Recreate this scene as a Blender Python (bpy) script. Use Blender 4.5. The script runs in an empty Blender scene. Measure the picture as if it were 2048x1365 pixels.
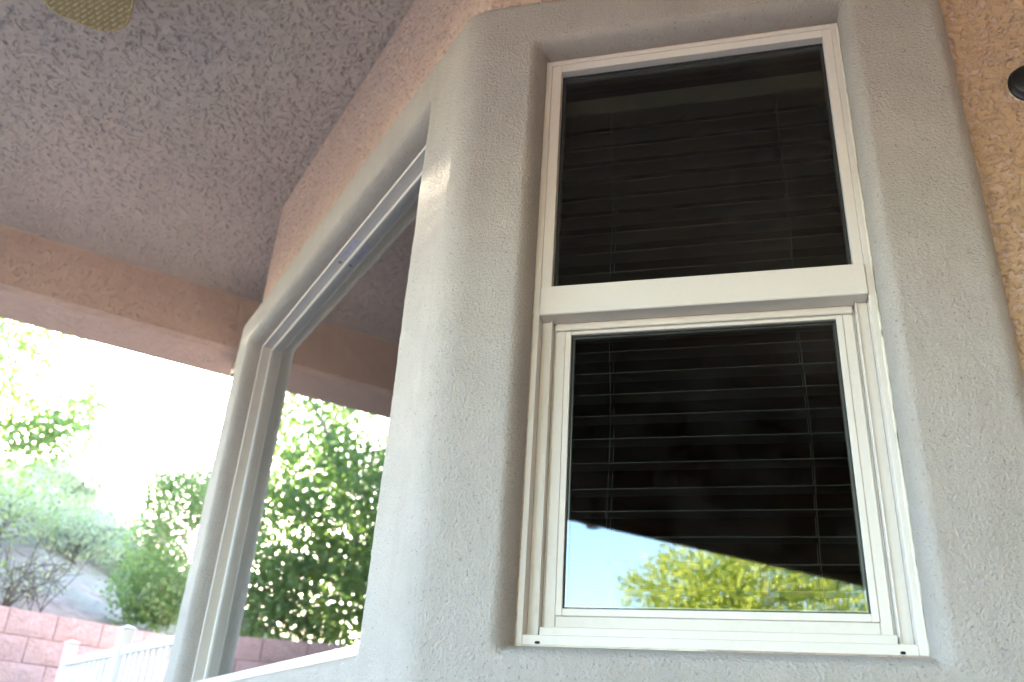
import bpy, bmesh, math, random
import numpy as np
from mathutils import Matrix, Vector, Quaternion

random.seed(7); RNG = np.random.default_rng(11)
S = bpy.context.scene
COL = S.collection
Z0 = 0.62                     # height of the lens above the patio floor; heights below are given from the lens
SQ = 2 ** -0.5

# ------------------------------------------------------------------ camera
cd = bpy.data.cameras.new('camera'); cam = bpy.data.objects.new('camera', cd); COL.objects.link(cam)
S.camera = cam
cd.sensor_width = 36.0; cd.lens = 1740.7 / 2048 * 36.0
cd.clip_start = 0.02; cd.clip_end = 3000
pitch, roll = math.radians(26.6716), math.radians(3.9173)
hd = math.pi / 2 + math.radians(60.916)
fw = Vector((math.cos(hd) * math.cos(pitch), math.sin(hd) * math.cos(pitch), math.sin(pitch)))
rt = Vector((math.sin(hd), -math.cos(hd), 0)); up = rt.cross(fw)
r2 = math.cos(roll) * rt + math.sin(roll) * up
u2 = -math.sin(roll) * rt + math.cos(roll) * up
M3 = Matrix((r2, u2, -fw)).transposed()
cam.matrix_world = Matrix.Translation((0, 0, Z0)) @ M3.to_4x4()
cd.dof.use_dof = True; cd.dof.focus_distance = 2.35; cd.dof.aperture_fstop = 2.6

# ------------------------------------------------------------------ sky and sun
SUN_AZ, SUN_EL = math.radians(185.5), math.radians(11.8)   # direction towards the sun, counter-clockwise from +X
W = bpy.data.worlds.new('World'); S.world = W; W.use_nodes = True
wn = W.node_tree; wn.nodes.clear()
sky = wn.nodes.new('ShaderNodeTexSky'); sky.sky_type = 'NISHITA'; sky.sun_disc = False
sky.sun_elevation = SUN_EL; sky.sun_rotation = math.pi / 2 - SUN_AZ
sky.altitude = 600; sky.air_density = 1.0; sky.dust_density = 2.2; sky.ozone_density = 1.75
bg = wn.nodes.new('ShaderNodeBackground'); bg.inputs[1].default_value = 0.15
wo = wn.nodes.new('ShaderNodeOutputWorld')
wn.links.new(sky.outputs[0], bg.inputs[0]); wn.links.new(bg.outputs[0], wo.inputs[0])
sd = bpy.data.lights.new('sun', 'SUN'); sd.energy = 4.4; sd.angle = math.radians(0.5); sd.color = (1.0, 0.88, 0.70)
sun = bpy.data.objects.new('sun', sd); COL.objects.link(sun)
sdir = Vector((math.cos(SUN_AZ) * math.cos(SUN_EL), math.sin(SUN_AZ) * math.cos(SUN_EL), math.sin(SUN_EL)))
sun.rotation_euler = sdir.to_track_quat('Z', 'Y').to_euler(); sun.location = (0, 0, 20)
vs = S.view_settings; S.display_settings.display_device = 'sRGB'
vs.view_transform = 'Standard'; vs.look = 'None'; vs.gamma = 1; vs.use_curve_mapping = False
vs.exposure = 4.92
S.render.engine = 'CYCLES'
cy = S.cycles; cy.use_denoising = True; cy.max_bounces = 10; cy.diffuse_bounces = 6; cy.glossy_bounces = 5
cy.transmission_bounces = 6; cy.transparent_max_bounces = 12; cy.sample_clamp_indirect = 6
cy.caustics_reflective = False; cy.caustics_refractive = False

# ------------------------------------------------------------------ helpers
def link(o): COL.objects.link(o); return o
def tag(o, label=None, cat=None, group=None, kind=None):
    if label: o['label'] = label
    if cat: o['category'] = cat
    if group: o['group'] = group
    if kind: o['kind'] = kind
    return o
def empty(name, loc=(0, 0, 0), label=None, cat=None, group=None, rz=0.0):
    o = bpy.data.objects.new(name, None); o.empty_display_size = 0.2
    o.location = (loc[0], loc[1], loc[2] + Z0); o.rotation_euler = (0, 0, rz)
    link(o); return tag(o, label, cat, group)
def wloc(p):
    v = Vector((0, 0, 0))
    while p is not None: v += Vector(p.location); p = p.parent
    return v
def mesh(name, V, F, m, smooth=False):
    me = bpy.data.meshes.new(name)
    V = np.asarray(V, dtype=np.float64).reshape(-1, 3)
    if isinstance(F, np.ndarray):
        n, k = F.shape
        me.vertices.add(len(V)); me.vertices.foreach_set('co', V.astype(np.float32).ravel())
        me.loops.add(n * k); me.loops.foreach_set('vertex_index', F.astype(np.int32).ravel())
        me.polygons.add(n); me.polygons.foreach_set('loop_start', np.arange(0, n * k, k, dtype=np.int32))
        me.polygons.foreach_set('loop_total', np.full(n, k, dtype=np.int32)); me.update(calc_edges=True)
    else:
        me.from_pydata([tuple(v) for v in V], [], F); me.update()
    if smooth: me.polygons.foreach_set('use_smooth', np.ones(len(me.polygons), dtype=bool))
    ms = m if isinstance(m, (list, tuple)) else [m]
    for q in ms: me.materials.append(q)
    return me
def mk(name, V, F, m, parent=None, smooth=False):
    """one mesh object; V are scene coordinates with heights from the lens"""
    V = np.asarray(V, dtype=np.float64).reshape(-1, 3) + np.array([0, 0, Z0])
    o = bpy.data.objects.new(name, None if False else mesh(name, V - (np.array(wloc(parent)) if parent else 0), F, m, smooth))
    link(o)
    if parent: o.parent = parent
    return o
def inst(name, me, parent, loc=(0, 0, 0), rot=None):
    o = bpy.data.objects.new(name, me); link(o); o.location = loc
    if rot is not None: o.rotation_euler = rot
    if parent: o.parent = parent
    return o
class MB:
    def __init__(s): s.v = []; s.f = []
    def add(s, V, F):
        n = len(s.v); s.v += [tuple(map(float, p)) for p in V]; s.f += [tuple(i + n for i in q) for q in F]
    def box(s, lo, hi, fn=None):
        x0, y0, z0 = lo; x1, y1, z1 = hi
        P = [(x0,y0,z0),(x1,y0,z0),(x1,y1,z0),(x0,y1,z0),(x0,y0,z1),(x1,y0,z1),(x1,y1,z1),(x0,y1,z1)]
        if fn: P = [fn(*p) for p in P]
        s.add(P, [(0,3,2,1),(4,5,6,7),(0,1,5,4),(1,2,6,5),(2,3,7,6),(3,0,4,7)])
    def bbox(s, lo, hi, b, fn=None):
        """box with chamfered edges"""
        x0, y0, z0 = lo; x1, y1, z1 = hi; P = []; ids = {}
        for ix, X in ((0, x0), (1, x1)):
            for iy, Y in ((0, y0), (1, y1)):
                for iz, Zz in ((0, z0), (1, z1)):
                    sx = b if ix == 0 else -b; sy = b if iy == 0 else -b; sz = b if iz == 0 else -b
                    for a, p in (('x', (X, Y+sy, Zz+sz)), ('y', (X+sx, Y, Zz+sz)), ('z', (X+sx, Y+sy, Zz))):
                        ids[(ix, iy, iz, a)] = len(P); P.append(fn(*p) if fn else p)
        F = []
        for i in (0, 1):
            F.append([ids[(i,0,0,'x')], ids[(i,1,0,'x')], ids[(i,1,1,'x')], ids[(i,0,1,'x')]][::(1 if i else -1)])
            F.append([ids[(0,i,0,'y')], ids[(0,i,1,'y')], ids[(1,i,1,'y')], ids[(1,i,0,'y')]][::(1 if i else -1)])
            F.append([ids[(0,0,i,'z')], ids[(1,0,i,'z')], ids[(1,1,i,'z')], ids[(0,1,i,'z')]][::(1 if i else -1)])
        for i in (0, 1):
            for j in (0, 1):
                q = [ids[(i,j,0,'x')], ids[(i,j,0,'y')], ids[(i,j,1,'y')], ids[(i,j,1,'x')]]; F.append(q if i == j else q[::-1])
                q = [ids[(i,0,j,'z')], ids[(i,0,j,'x')], ids[(i,1,j,'x')], ids[(i,1,j,'z')]]; F.append(q if i == j else q[::-1])
                q = [ids[(0,i,j,'y')], ids[(0,i,j,'z')], ids[(1,i,j,'z')], ids[(1,i,j,'y')]]; F.append(q if i == j else q[::-1])
        for i in (0, 1):
            for j in (0, 1):
                for k in (0, 1):
                    q = [ids[(i,j,k,'x')], ids[(i,j,k,'z')], ids[(i,j,k,'y')]]; F.append(q if (i+j+k) % 2 else q[::-1])
        s.add(P, F)
    def tube(s, pts, rad, n=8, cap=True):
        pts = [Vector(p) for p in pts]; m = len(pts)
        rad = rad if hasattr(rad, '__len__') else [rad] * m
        base = len(s.v); nrm = None
        for i, p in enumerate(pts):
            t = (pts[min(i+1, m-1)] - pts[max(i-1, 0)]).normalized()
            if nrm is None: nrm = t.orthogonal().normalized()
            else:
                nrm = nrm - t * nrm.dot(t); nrm = nrm.normalized() if nrm.length > 1e-6 else t.orthogonal().normalized()
            b = t.cross(nrm)
            for k in range(n):
                a = 2 * math.pi * k / n; q = p + (nrm * math.cos(a) + b * math.sin(a)) * rad[i]; s.v.append(tuple(q))
        for i in range(m - 1):
            for k in range(n):
                k2 = (k + 1) % n; s.f.append((base+i*n+k, base+i*n+k2, base+(i+1)*n+k2, base+(i+1)*n+k))
        if cap:
            s.f.append(tuple(base + k for k in range(n))[::-1]); s.f.append(tuple(base + (m-1)*n + k for k in range(n)))
    def lathe(s, prof, n=24, c=(0,0,0), fn=None):
        base = len(s.v)
        for (r, z) in prof:
            for k in range(n):
                a = 2*math.pi*k/n; p = (c[0]+r*math.cos(a), c[1]+r*math.sin(a), c[2]+z); s.v.append(tuple(fn(*p)) if fn else p)
        for i in range(len(prof)-1):
            for k in range(n):
                k2 = (k+1) % n; s.f.append((base+i*n+k, base+i*n+k2, base+(i+1)*n+k2, base+(i+1)*n+k))
        s.f.append(tuple(base+k for k in range(n))[::-1]); s.f.append(tuple(base+(len(prof)-1)*n+k for k in range(n)))
    def build(s, name, m, parent=None, smooth=False): return mk(name, s.v, s.f, m, parent, smooth)

# numpy gradient noise
def perlin(x, y, seed=0):
    x = np.asarray(x, float); y = np.asarray(y, float)
    xi = np.floor(x).astype(np.int64); yi = np.floor(y).astype(np.int64); xf = x - xi; yf = y - yi
    def g(ix, iy, dx, dy):
        h = (ix * 374761393 + iy * 668265263 + seed * 974634777) & 0xFFFFFFFF
        h = ((h ^ (h >> 13)) * 1274126177) & 0xFFFFFFFF; h ^= h >> 16
        a = (h & 0xFFFF) / 65536.0 * 2 * np.pi
        return np.cos(a) * dx + np.sin(a) * dy
    u = xf*xf*xf*(xf*(xf*6-15)+10); v = yf*yf*yf*(yf*(yf*6-15)+10)
    a = g(xi, yi, xf, yf); b = g(xi+1, yi, xf-1, yf); c = g(xi, yi+1, xf, yf-1); d = g(xi+1, yi+1, xf-1, yf-1)
    return 1.4 * ((a*(1-u)+b*u)*(1-v) + (c*(1-u)+d*u)*v)
def fbm(x, y, seed=0, o=3):
    r = 0; a = 1.0; t = 0
    for i in range(o): r = r + a * perlin(x * 2**i, y * 2**i, seed + i * 17); t += a; a *= 0.5
    return r / t
def sstep(a, b, x):
    t = np.clip((x - a) / (b - a), 0, 1); return t * t * (3 - 2 * t)
def lace(a, b, sc=1.0, seed=0, cover=0.05, wd=0.12):
    """height (0..1) of lace-textured stucco: flat islands broken by short winding cavities"""
    a = a * sc; b = b * sc
    wx = a + 0.012 * fbm(a * 30, b * 30, seed + 5, 2); wy = b + 0.012 * fbm(a * 30, b * 30, seed + 9, 2)
    n = fbm(wx * 17, wy * 17, seed, 3)
    m = fbm(wx * 26, wy * 26, seed + 40, 2)
    cav = (1 - sstep(0.2 * wd, wd, np.abs(n))) * sstep(-cover, 0.10, m)
    n2 = fbm(wx * 33, wy * 33, seed + 71, 2)
    cav2 = (1 - sstep(0.3 * wd, 1.3 * wd, np.abs(n2))) * sstep(0.06, 0.24, fbm(wx * 25, wy * 25, seed + 90, 2))
    plate = 0.16 * sstep(-0.05, 0.05, n) + 0.22 * fbm(a * 8, b * 8, seed + 33, 2)
    return plate - 1.0 * np.maximum(cav, 0.85 * cav2)

# ------------------------------------------------------------------ materials
def mat(name, col=(0.5,0.5,0.5), rough=0.6, metal=0.0, spec=0.5):
    m = bpy.data.materials.new(name); m.use_nodes = True
    b = m.node_tree.nodes['Principled BSDF']
    b.inputs['Base Color'].default_value = (*col, 1); b.inputs['Roughness'].default_value = rough
    b.inputs['Metallic'].default_value = metal; b.inputs['Specular IOR Level'].default_value = spec
    return m, m.node_tree, b
def N(nt, t, **kw):
    n = nt.nodes.new(t)
    for k, v in kw.items():
        if k in n.inputs: n.inputs[k].default_value = v
        else: setattr(n, k, v)
    return n
def noise(nt, co, scale, detail=3.0, rough=0.5, dist=0.0):
    n = N(nt, 'ShaderNodeTexNoise', Scale=scale, Detail=detail, Roughness=rough, Distortion=dist)
    nt.links.new(co, n.inputs['Vector']); return n.outputs['Fac']
def ramp(nt, fac, stops):
    r = N(nt, 'ShaderNodeValToRGB'); e = r.color_ramp.elements
    while len(e) < len(stops): e.new(0.5)
    for q, (p, c) in zip(e, stops): q.position = p; q.color = c if len(c) == 4 else (*c, 1)
    nt.links.new(fac, r.inputs[0]); return r.outputs[0]
def math_(nt, op, a, b=None, c=None):
    n = N(nt, 'ShaderNodeMath', operation=op)
    for i, q in enumerate((a, b, c)):
        if q is None: continue
        if isinstance(q, (int, float)): n.inputs[i].default_value = q
        else: nt.links.new(q, n.inputs[i])
    return n.outputs[0]
def bump(nt, b, h, strength=1.0, dist=0.01, prev=None):
    n = N(nt, 'ShaderNodeBump', Strength=strength, Distance=dist); nt.links.new(h, n.inputs['Height'])
    if prev is not None: nt.links.new(prev, n.inputs['Normal'])
    if b is not None: nt.links.new(n.outputs[0], b.inputs['Normal'])
    return n.outputs[0]
def objco(nt): return N(nt, 'ShaderNodeTexCoord').outputs['Object']
def mixc(nt, fac, a, b, mode='MIX'):
    n = N(nt, 'ShaderNodeMix', data_type='RGBA', blend_type=mode)
    for i, q in ((0, fac), (6, a), (7, b)):
        if isinstance(q, (int, float)): n.inputs[i].default_value = q
        elif isinstance(q, tuple): n.inputs[i].default_value = (*q, 1)
        else: nt.links.new(q, n.inputs[i])
    return n.outputs[2]

def stucco(name, col, col2, fine=260, fstr=0.5, coarse=None, cdist=0.006, fdist=0.004, grain=False):
    m, nt, b = mat(name, col, 0.88, spec=0.25); co = objco(nt)
    big = noise(nt, co, 2.2, 4, 0.6); mid = noise(nt, co, 14, 4, 0.6)
    c = mixc(nt, ramp(nt, math_(nt, 'ADD', math_(nt, 'MULTIPLY', big, 0.6), math_(nt, 'MULTIPLY', mid, 0.4)), [(0.35, (0,0,0)), (0.65, (1,1,1))]), col, col2)
    # faint rain streaks and hand-sized patches
    mp_ = N(nt, 'ShaderNodeMapping'); mp_.inputs['Scale'].default_value = (9, 9, 0.9); nt.links.new(co, mp_.inputs[0])
    stq = ramp(nt, noise(nt, mp_.outputs[0], 1.6, 5, 0.65), [(0.50, (0,0,0)), (0.72, (1,1,1))])
    c = mixc(nt, math_(nt, 'MULTIPLY', stq, 0.30), c, (col[0]*0.78, col[1]*0.75, col[2]*0.70))
    # dirt specks lodged in the pores
    sp = ramp(nt, noise(nt, co, fine * 0.9, 2, 0.6), [(0.66, (0,0,0)), (0.70, (1,1,1))])
    c = mixc(nt, math_(nt, 'MULTIPLY', sp, 0.55), c, tuple(x * 0.35 for x in col))
    nt.links.new(c, b.inputs['Base Color'])
    pv = None
    if coarse:
        wob = N(nt, 'ShaderNodeVectorMath', operation='ADD'); nc = N(nt, 'ShaderNodeTexNoise', Scale=30.0, Detail=2.0)
        nt.links.new(co, nc.inputs['Vector']); sc_ = N(nt, 'ShaderNodeVectorMath', operation='SCALE'); sc_.inputs['Scale'].default_value = 0.02
        nt.links.new(nc.outputs['Color'], sc_.inputs[0]); nt.links.new(co, wob.inputs[0]); nt.links.new(sc_.outputs[0], wob.inputs[1])
        n1 = noise(nt, wob.outputs[0], coarse, 3, 0.5)
        ed = math_(nt, 'ABSOLUTE', math_(nt, 'SUBTRACT', n1, 0.5))
        cav = ramp(nt, ed, [(0.008, (0,0,0)), (0.05, (1,1,1))])
        msk = ramp(nt, noise(nt, co, coarse * 1.3, 2, 0.5), [(0.46, (1,1,1)), (0.56, (0,0,0))])
        h = math_(nt, 'MAXIMUM', cav, msk)
        pv = bump(nt, None, h, 0.9, cdist)
    if grain:
        vo = N(nt, 'ShaderNodeTexVoronoi', Scale=fine * 0.75, feature='F1', Randomness=1.0); nt.links.new(co, vo.inputs['Vector'])
        msk = ramp(nt, noise(nt, co, 7, 4, 0.6), [(0.36, (0.85,)*3), (0.62, (1,1,1))])
        pits = math_(nt, 'SUBTRACT', ramp(nt, vo.outputs['Distance'], [(0.10, (0,0,0)), (0.26, (1,1,1))]), 1.0)
        sand = noise(nt, co, fine, 4, 0.68)
        f1 = math_(nt, 'MULTIPLY', math_(nt, 'ADD', math_(nt, 'MULTIPLY', math_(nt, 'SUBTRACT', sand, 0.5), 2.2), math_(nt, 'MULTIPLY', pits, 0.35)), msk)
    else: f1 = noise(nt, co, fine, 3, 0.55)
    bump(nt, b, f1, fstr, fdist, pv)
    return m
TAN = (0.565, 0.43, 0.365); TAN2 = (0.49, 0.37, 0.315)
M_tan = stucco('tan_stucco', TAN, TAN2, 320, 0.35)
M_tan_far = stucco('tan_stucco_bump', TAN, TAN2, 150, 0.6, coarse=38, cdist=0.006)
M_tan_warm_lit = stucco('warm_lit_tan_stucco', (0.53, 0.38, 0.26), (0.46, 0.325, 0.215), 320, 0.4)  # same paint as the tan stucco, with warm light put into the colour
M_ceil = stucco('mauve_stucco', (0.485, 0.402, 0.352), (0.42, 0.346, 0.302), 220, 0.3)
M_ceil_far = stucco('mauve_stucco_bump', (0.485, 0.402, 0.352), (0.42, 0.346, 0.302), 220, 0.3, coarse=22)
M_grey = stucco('grey_trim_stucco', (0.415, 0.378, 0.350), (0.380, 0.345, 0.318), 112, 0.9, fdist=0.0056, grain=True)

def vinyl(name, col, dirt=0.25):
    m, nt, b = mat(name, col, 0.38, spec=0.4); co = objco(nt)
    n = noise(nt, co, 5, 5, 0.65); n2 = noise(nt, co, 60, 4, 0.7)
    f = ramp(nt, math_(nt, 'MULTIPLY', n, n2), [(0.20, (0,0,0)), (0.42, (1,1,1))])
    c = mixc(nt, math_(nt, 'MULTIPLY', f, dirt), col, (col[0]*0.80, col[1]*0.74, col[2]*0.64))
    nt.links.new(c, b.inputs['Base Color'])
    nt.links.new(ramp(nt, n2, [(0.3, (0.30,)*3), (0.7, (0.50,)*3)]), b.inputs['Roughness'])
    bump(nt, b, noise(nt, co, 90, 2), 0.04, 0.001)
    return m
M_vinyl = vinyl('almond_vinyl', (0.575, 0.535, 0.50))
M_vinyl2 = vinyl('almond_vinyl_bead', (0.60, 0.56, 0.525), 0.15)
M_caulk, nt, b = mat('old_caulk', (0.60, 0.56, 0.48), 0.7)
bump(nt, b, noise(nt, objco(nt), 120, 3), 0.6, 0.002)
M_black, nt, b = mat('black_metal', (0.012, 0.012, 0.013), 0.42, spec=0.5)
bump(nt, b, noise(nt, objco(nt), 180, 3), 0.25, 0.001)
M_hole, _, _ = mat('dark_hole', (0.006, 0.006, 0.006), 0.9)
M_spacer, _, _ = mat('spacer_aluminium', (0.42, 0.43, 0.44), 0.4, 0.8)
M_gasket, _, _ = mat('black_gasket', (0.02, 0.02, 0.022), 0.6)

def glass(name, tint=(0.48, 0.50, 0.48), gain=2.0):
    m = bpy.data.materials.new(name); m.use_nodes = True; nt = m.node_tree; nt.nodes.clear()
    fr = N(nt, 'ShaderNodeFresnel', IOR=1.52)
    co = objco(nt)
    f = math_(nt, 'MINIMUM', math_(nt, 'MULTIPLY', fr.outputs[0], gain), 1.0)
    gl = N(nt, 'ShaderNodeBsdfGlossy', Roughness=0.0); gl.inputs['Color'].default_value = (0.96, 0.98, 1.0, 1)
    tr = N(nt, 'ShaderNodeBsdfTransparent'); tr.inputs['Color'].default_value = (*tint, 1)
    # thin film of dust
    df = N(nt, 'ShaderNodeBsdfDiffuse'); df.inputs['Color'].default_value = (0.5, 0.48, 0.45, 1)
    dust = math_(nt, 'MULTIPLY', ramp(nt, noise(nt, co, 6, 6, 0.7), [(0.45, (0,0,0)), (0.8, (1,1,1))]), 0.012)
    mx = N(nt, 'ShaderNodeMixShader'); mx2 = N(nt, 'ShaderNodeMixShader'); out = N(nt, 'ShaderNodeOutputMaterial')
    nt.links.new(f, mx.inputs[0]); nt.links.new(tr.outputs[0], mx.inputs[1]); nt.links.new(gl.outputs[0], mx.inputs[2])
    nt.links.new(dust, mx2.inputs[0]); nt.links.new(mx.outputs[0], mx2.inputs[1]); nt.links.new(df.outputs[0], mx2.inputs[2])
    nt.links.new(mx2.outputs[0], out.inputs[0]); return m
M_glass = glass('window_glass')

def leafmat(name, col, col2, trans=0.45):
    m = bpy.data.materials.new(name); m.use_nodes = True; nt = m.node_tree; nt.nodes.clear()
    co = objco(nt); n = noise(nt, co, 3.0, 3, 0.6); n2 = noise(nt, co, 40, 2, 0.5)
    c = mixc(nt, ramp(nt, math_(nt, 'ADD', math_(nt, 'MULTIPLY', n, 0.5), math_(nt, 'MULTIPLY', n2, 0.5)), [(0.35, (0,0,0)), (0.65, (1,1,1))]), col, col2)
    d = N(nt, 'ShaderNodeBsdfPrincipled', Roughness=0.5); d.inputs['Specular IOR Level'].default_value = 0.35
    t = N(nt, 'ShaderNodeBsdfTranslucent'); mx = N(nt, 'ShaderNodeMixShader', Fac=trans); out = N(nt, 'ShaderNodeOutputMaterial')
    nt.links.new(c, d.inputs['Base Color'])
    nt.links.new(mixc(nt, 1.0, c, (1.0, 1.25, 0.55), 'MULTIPLY'), t.inputs['Color'])
    nt.links.new(d.outputs[0], mx.inputs[1]); nt.links.new(t.outputs[0], mx.inputs[2]); nt.links.new(mx.outputs[0], out.inputs[0])
    return m
M_leaf = leafmat('ash_leaf', (0.14, 0.205, 0.105), (0.225, 0.30, 0.14), 0.52)
M_leaf_sun = leafmat('yellow_green_leaf', (0.26, 0.32, 0.05), (0.38, 0.42, 0.08))
M_leaf_pale = leafmat('pale_desert_leaf', (0.27, 0.30, 0.20), (0.36, 0.385, 0.275), 0.35)
M_leaf_mid = leafmat('bright_green_leaf', (0.145, 0.21, 0.10), (0.21, 0.285, 0.14))
M_bark, nt, b = mat('grey_bark', (0.30, 0.275, 0.25), 0.9)
bump(nt, b, noise(nt, objco(nt), 30, 5, 0.7), 0.8, 0.02)
M_twig, _, _ = mat('dark_twig', (0.09, 0.075, 0.065), 0.9)

M_hill, nt, b = mat('hill_soil', (0.3, 0.27, 0.25), 0.95, spec=0.1); co = objco(nt)
n = noise(nt, co, 0.9, 6, 0.65); n2 = noise(nt, co, 5, 6, 0.7)
c = mixc(nt, ramp(nt, n2, [(0.35, (0,0,0)), (0.65, (1,1,1))]), (0.20, 0.155, 0.14), (0.34, 0.27, 0.245))
c = mixc(nt, ramp(nt, n, [(0.42, (0,0,0)), (0.6, (1,1,1))]), c, (0.25, 0.225, 0.18)); nt.links.new(c, b.inputs['Base Color'])
bump(nt, b, n2, 0.9, 0.12)
M_rock, nt, b = mat('boulder_rock', (0.33, 0.27, 0.23), 0.9); co = objco(nt)
nt.links.new(mixc(nt, ramp(nt, noise(nt, co, 4, 5, 0.7), [(0.35, (0,0,0)), (0.65, (1,1,1))]), (0.25, 0.20, 0.17), (0.42, 0.35, 0.30)), b.inputs['Base Color'])
bump(nt, b, noise(nt, co, 8, 5, 0.7), 0.8, 0.04)
M_ground, nt, b = mat('yard_gravel', (0.50, 0.42, 0.34), 0.95, spec=0.1); co = objco(nt)
nt.links.new(mixc(nt, ramp(nt, noise(nt, co, 45, 3, 0.7), [(0.35, (0,0,0)), (0.65, (1,1,1))]), (0.24, 0.185, 0.135), (0.34, 0.27, 0.20)), b.inputs['Base Color'])
bump(nt, b, noise(nt, co, 60, 3), 0.8, 0.02)
M_conc, nt, b = mat('patio_concrete', (0.45, 0.40, 0.35), 0.85, spec=0.2); co = objco(nt)
nt.links.new(mixc(nt, ramp(nt, noise(nt, co, 3, 6, 0.65), [(0.35, (0,0,0)), (0.65, (1,1,1))]), (0.25, 0.235, 0.22), (0.32, 0.30, 0.28)), b.inputs['Base Color'])
bump(nt, b, noise(nt, co, 120, 3), 0.3, 0.004)

def blockmat():
    m, nt, b = mat('pink_split_face_block', (0.42, 0.24, 0.21), 0.95, spec=0.1); co = objco(nt)
    oi = N(nt, 'ShaderNodeObjectInfo')
    a = mixc(nt, oi.outputs['Random'], (0.48, 0.345, 0.37), (0.57, 0.42, 0.445))
    c = mixc(nt, ramp(nt, noise(nt, co, 35, 5, 0.75), [(0.38, (0,0,0)), (0.66, (1,1,1))]), a, (0.62, 0.50, 0.53))
    c = mixc(nt, ramp(nt, noise(nt, co, 160, 2, 0.5), [(0.62, (0,0,0)), (0.70, (0.5,)*3)]), c, (0.20, 0.12, 0.11))
    nt.links.new(c, b.inputs['Base Color']); bump(nt, b, noise(nt, co, 30, 5, 0.7), 0.9, 0.02); return m
M_block = blockmat()
M_mortar, nt, b = mat('mortar', (0.22, 0.15, 0.14), 0.95)
bump(nt, b, noise(nt, objco(nt), 60, 4), 0.7, 0.01)
M_white, nt, b = mat('white_vinyl_fence', (0.70, 0.70, 0.70), 0.4)
bump(nt, b, noise(nt, objco(nt), 40, 2), 0.05, 0.002)
M_slat, nt, b = mat('white_blind_slat', (0.70, 0.69, 0.66), 0.45)
bump(nt, b, noise(nt, objco(nt), 50, 3), 0.1, 0.001)
M_cord, _, _ = mat('white_cord', (0.7, 0.69, 0.66), 0.8)
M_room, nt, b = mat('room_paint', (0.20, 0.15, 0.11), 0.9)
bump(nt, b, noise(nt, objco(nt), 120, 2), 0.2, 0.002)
M_wicker, nt, b = mat('golden_wicker', (0.42, 0.31, 0.13), 0.5); co = objco(nt)
nt.links.new(mixc(nt, ramp(nt, noise(nt, co, 55, 3, 0.6), [(0.35, (0,0,0)), (0.65, (1,1,1))]), (0.30, 0.21, 0.085), (0.48, 0.365, 0.17)), b.inputs['Base Color'])
M_wickerd, _, _ = mat('golden_wicker_backing', (0.27, 0.20, 0.09), 0.6)
M_bronze, nt, b = mat('bronze_metal', (0.10, 0.07, 0.045), 0.45, 0.7)
bump(nt, b, noise(nt, objco(nt), 100, 3), 0.2, 0.001)
M_stick, nt, b = mat('lilac_sticker', (0.50, 0.48, 0.62), 0.5); co = objco(nt)
nt.links.new(mixc(nt, ramp(nt, noise(nt, co, 90, 4, 0.7), [(0.4, (0,0,0)), (0.6, (1,1,1))]), (0.42, 0.40, 0.55), (0.60, 0.58, 0.66)), b.inputs['Base Color'])
M_rust, _, _ = mat('dull_screw', (0.20, 0.18, 0.14), 0.6, 0.4)
M_wood, nt, b = mat('brown_wood_slat', (0.36, 0.17, 0.075), 0.55); co = objco(nt)
nt.links.new(mixc(nt, noise(nt, co, 18, 4, 0.7), (0.27, 0.12, 0.05), (0.44, 0.22, 0.10)), b.inputs['Base Color'])
M_stain, nt, b = mat('dark_stained_wood', (0.055, 0.034, 0.022), 0.55); co = objco(nt)
mp = N(nt, 'ShaderNodeMapping'); mp.inputs['Scale'].default_value = (14, 1.2, 14); nt.links.new(co, mp.inputs[0])
nt.links.new(mixc(nt, noise(nt, mp.outputs[0], 3, 5, 0.65), (0.035, 0.021, 0.014), (0.085, 0.052, 0.032)), b.inputs['Base Color'])
M_lamp_glass = glass('lantern_glass', (0.85, 0.8, 0.7), 1.0)

# ------------------------------------------------------------------ plan of the bay
T = 0.085                                   # how far the grey surround stands proud of the wall
ZC = 3.29; FLOOR = -Z0
Q1 = np.array([-4.965, 0.965]); Q2 = np.array([-2.0473, 0.965])      # bay corners on the wall face
nA = np.array([-SQ, -SQ]); nL = np.array([0., -1.]); nR = np.array([SQ, -SQ]); uR = np.array([SQ, SQ])
URC = float(Q2 @ uR)                        # u of corner Q2 on the right facet
def PR(u, d, z): return (*(uR * u + nR * (-2.13 + d)), z)          # right facet: u along it, d outward
def PL(x, d, z): return (x, 0.965 - d, z)                           # left facet
# window openings (outer edge of the window frames)
RW = (-0.547, 0.368, 0.289, 2.156)
LW = (-4.70, -2.338, 0.289, 2.156)

# ------------------------------------------------------------------ ground, hill
def hill_h(x, y):
    """ground height behind the block wall, from the lens"""
    # crest height on the line x = -30, from how the skyline falls to both sides
    ys = np.array([-40, -22, -14, -9, -5.5, -3.4, -2.0, -0.9, 0.0, 0.9, 2.25, 3.3, 4.05, 5.4, 9, 16, 40])
    hs = np.array([0.9, 1.2, 1.6, 2.1, 3.2, 5.4, 7.3, 7.5, 7.8, 8.05, 6.8, 6.02, 5.65, 5.05, 4.0, 2.8, 1.2])
    yy = y * 30 / np.maximum(-x, 9)
    top = np.interp(yy if np.ndim(yy) else float(yy), ys, hs)
    t = np.clip((-x - 9.6) / (30 - 9.6), 0, 1)
    back = np.clip((-x - 30) / 22, 0, 1)
    base = 0.80
    return (base + (top - base) * t ** 0.92) * (1 - back ** 1.4) + (-1.0) * back ** 1.4
V = []; nx, ny = 150, 190
xs = -np.concatenate([np.linspace(8.2, 30, 110), np.linspace(30.4, 60, 41)[1:]]); nx = len(xs)
ys = np.linspace(-42, 42, 260); ys = np.sign(ys) * (np.abs(ys) / 42) ** 1.5 * 42; ny = len(ys)
X, Y = np.meshgrid(xs, ys, indexing='ij')
X2 = X.copy()
wx = -8.30 - 0.40 * Y
H = hill_h(X, Y)
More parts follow.
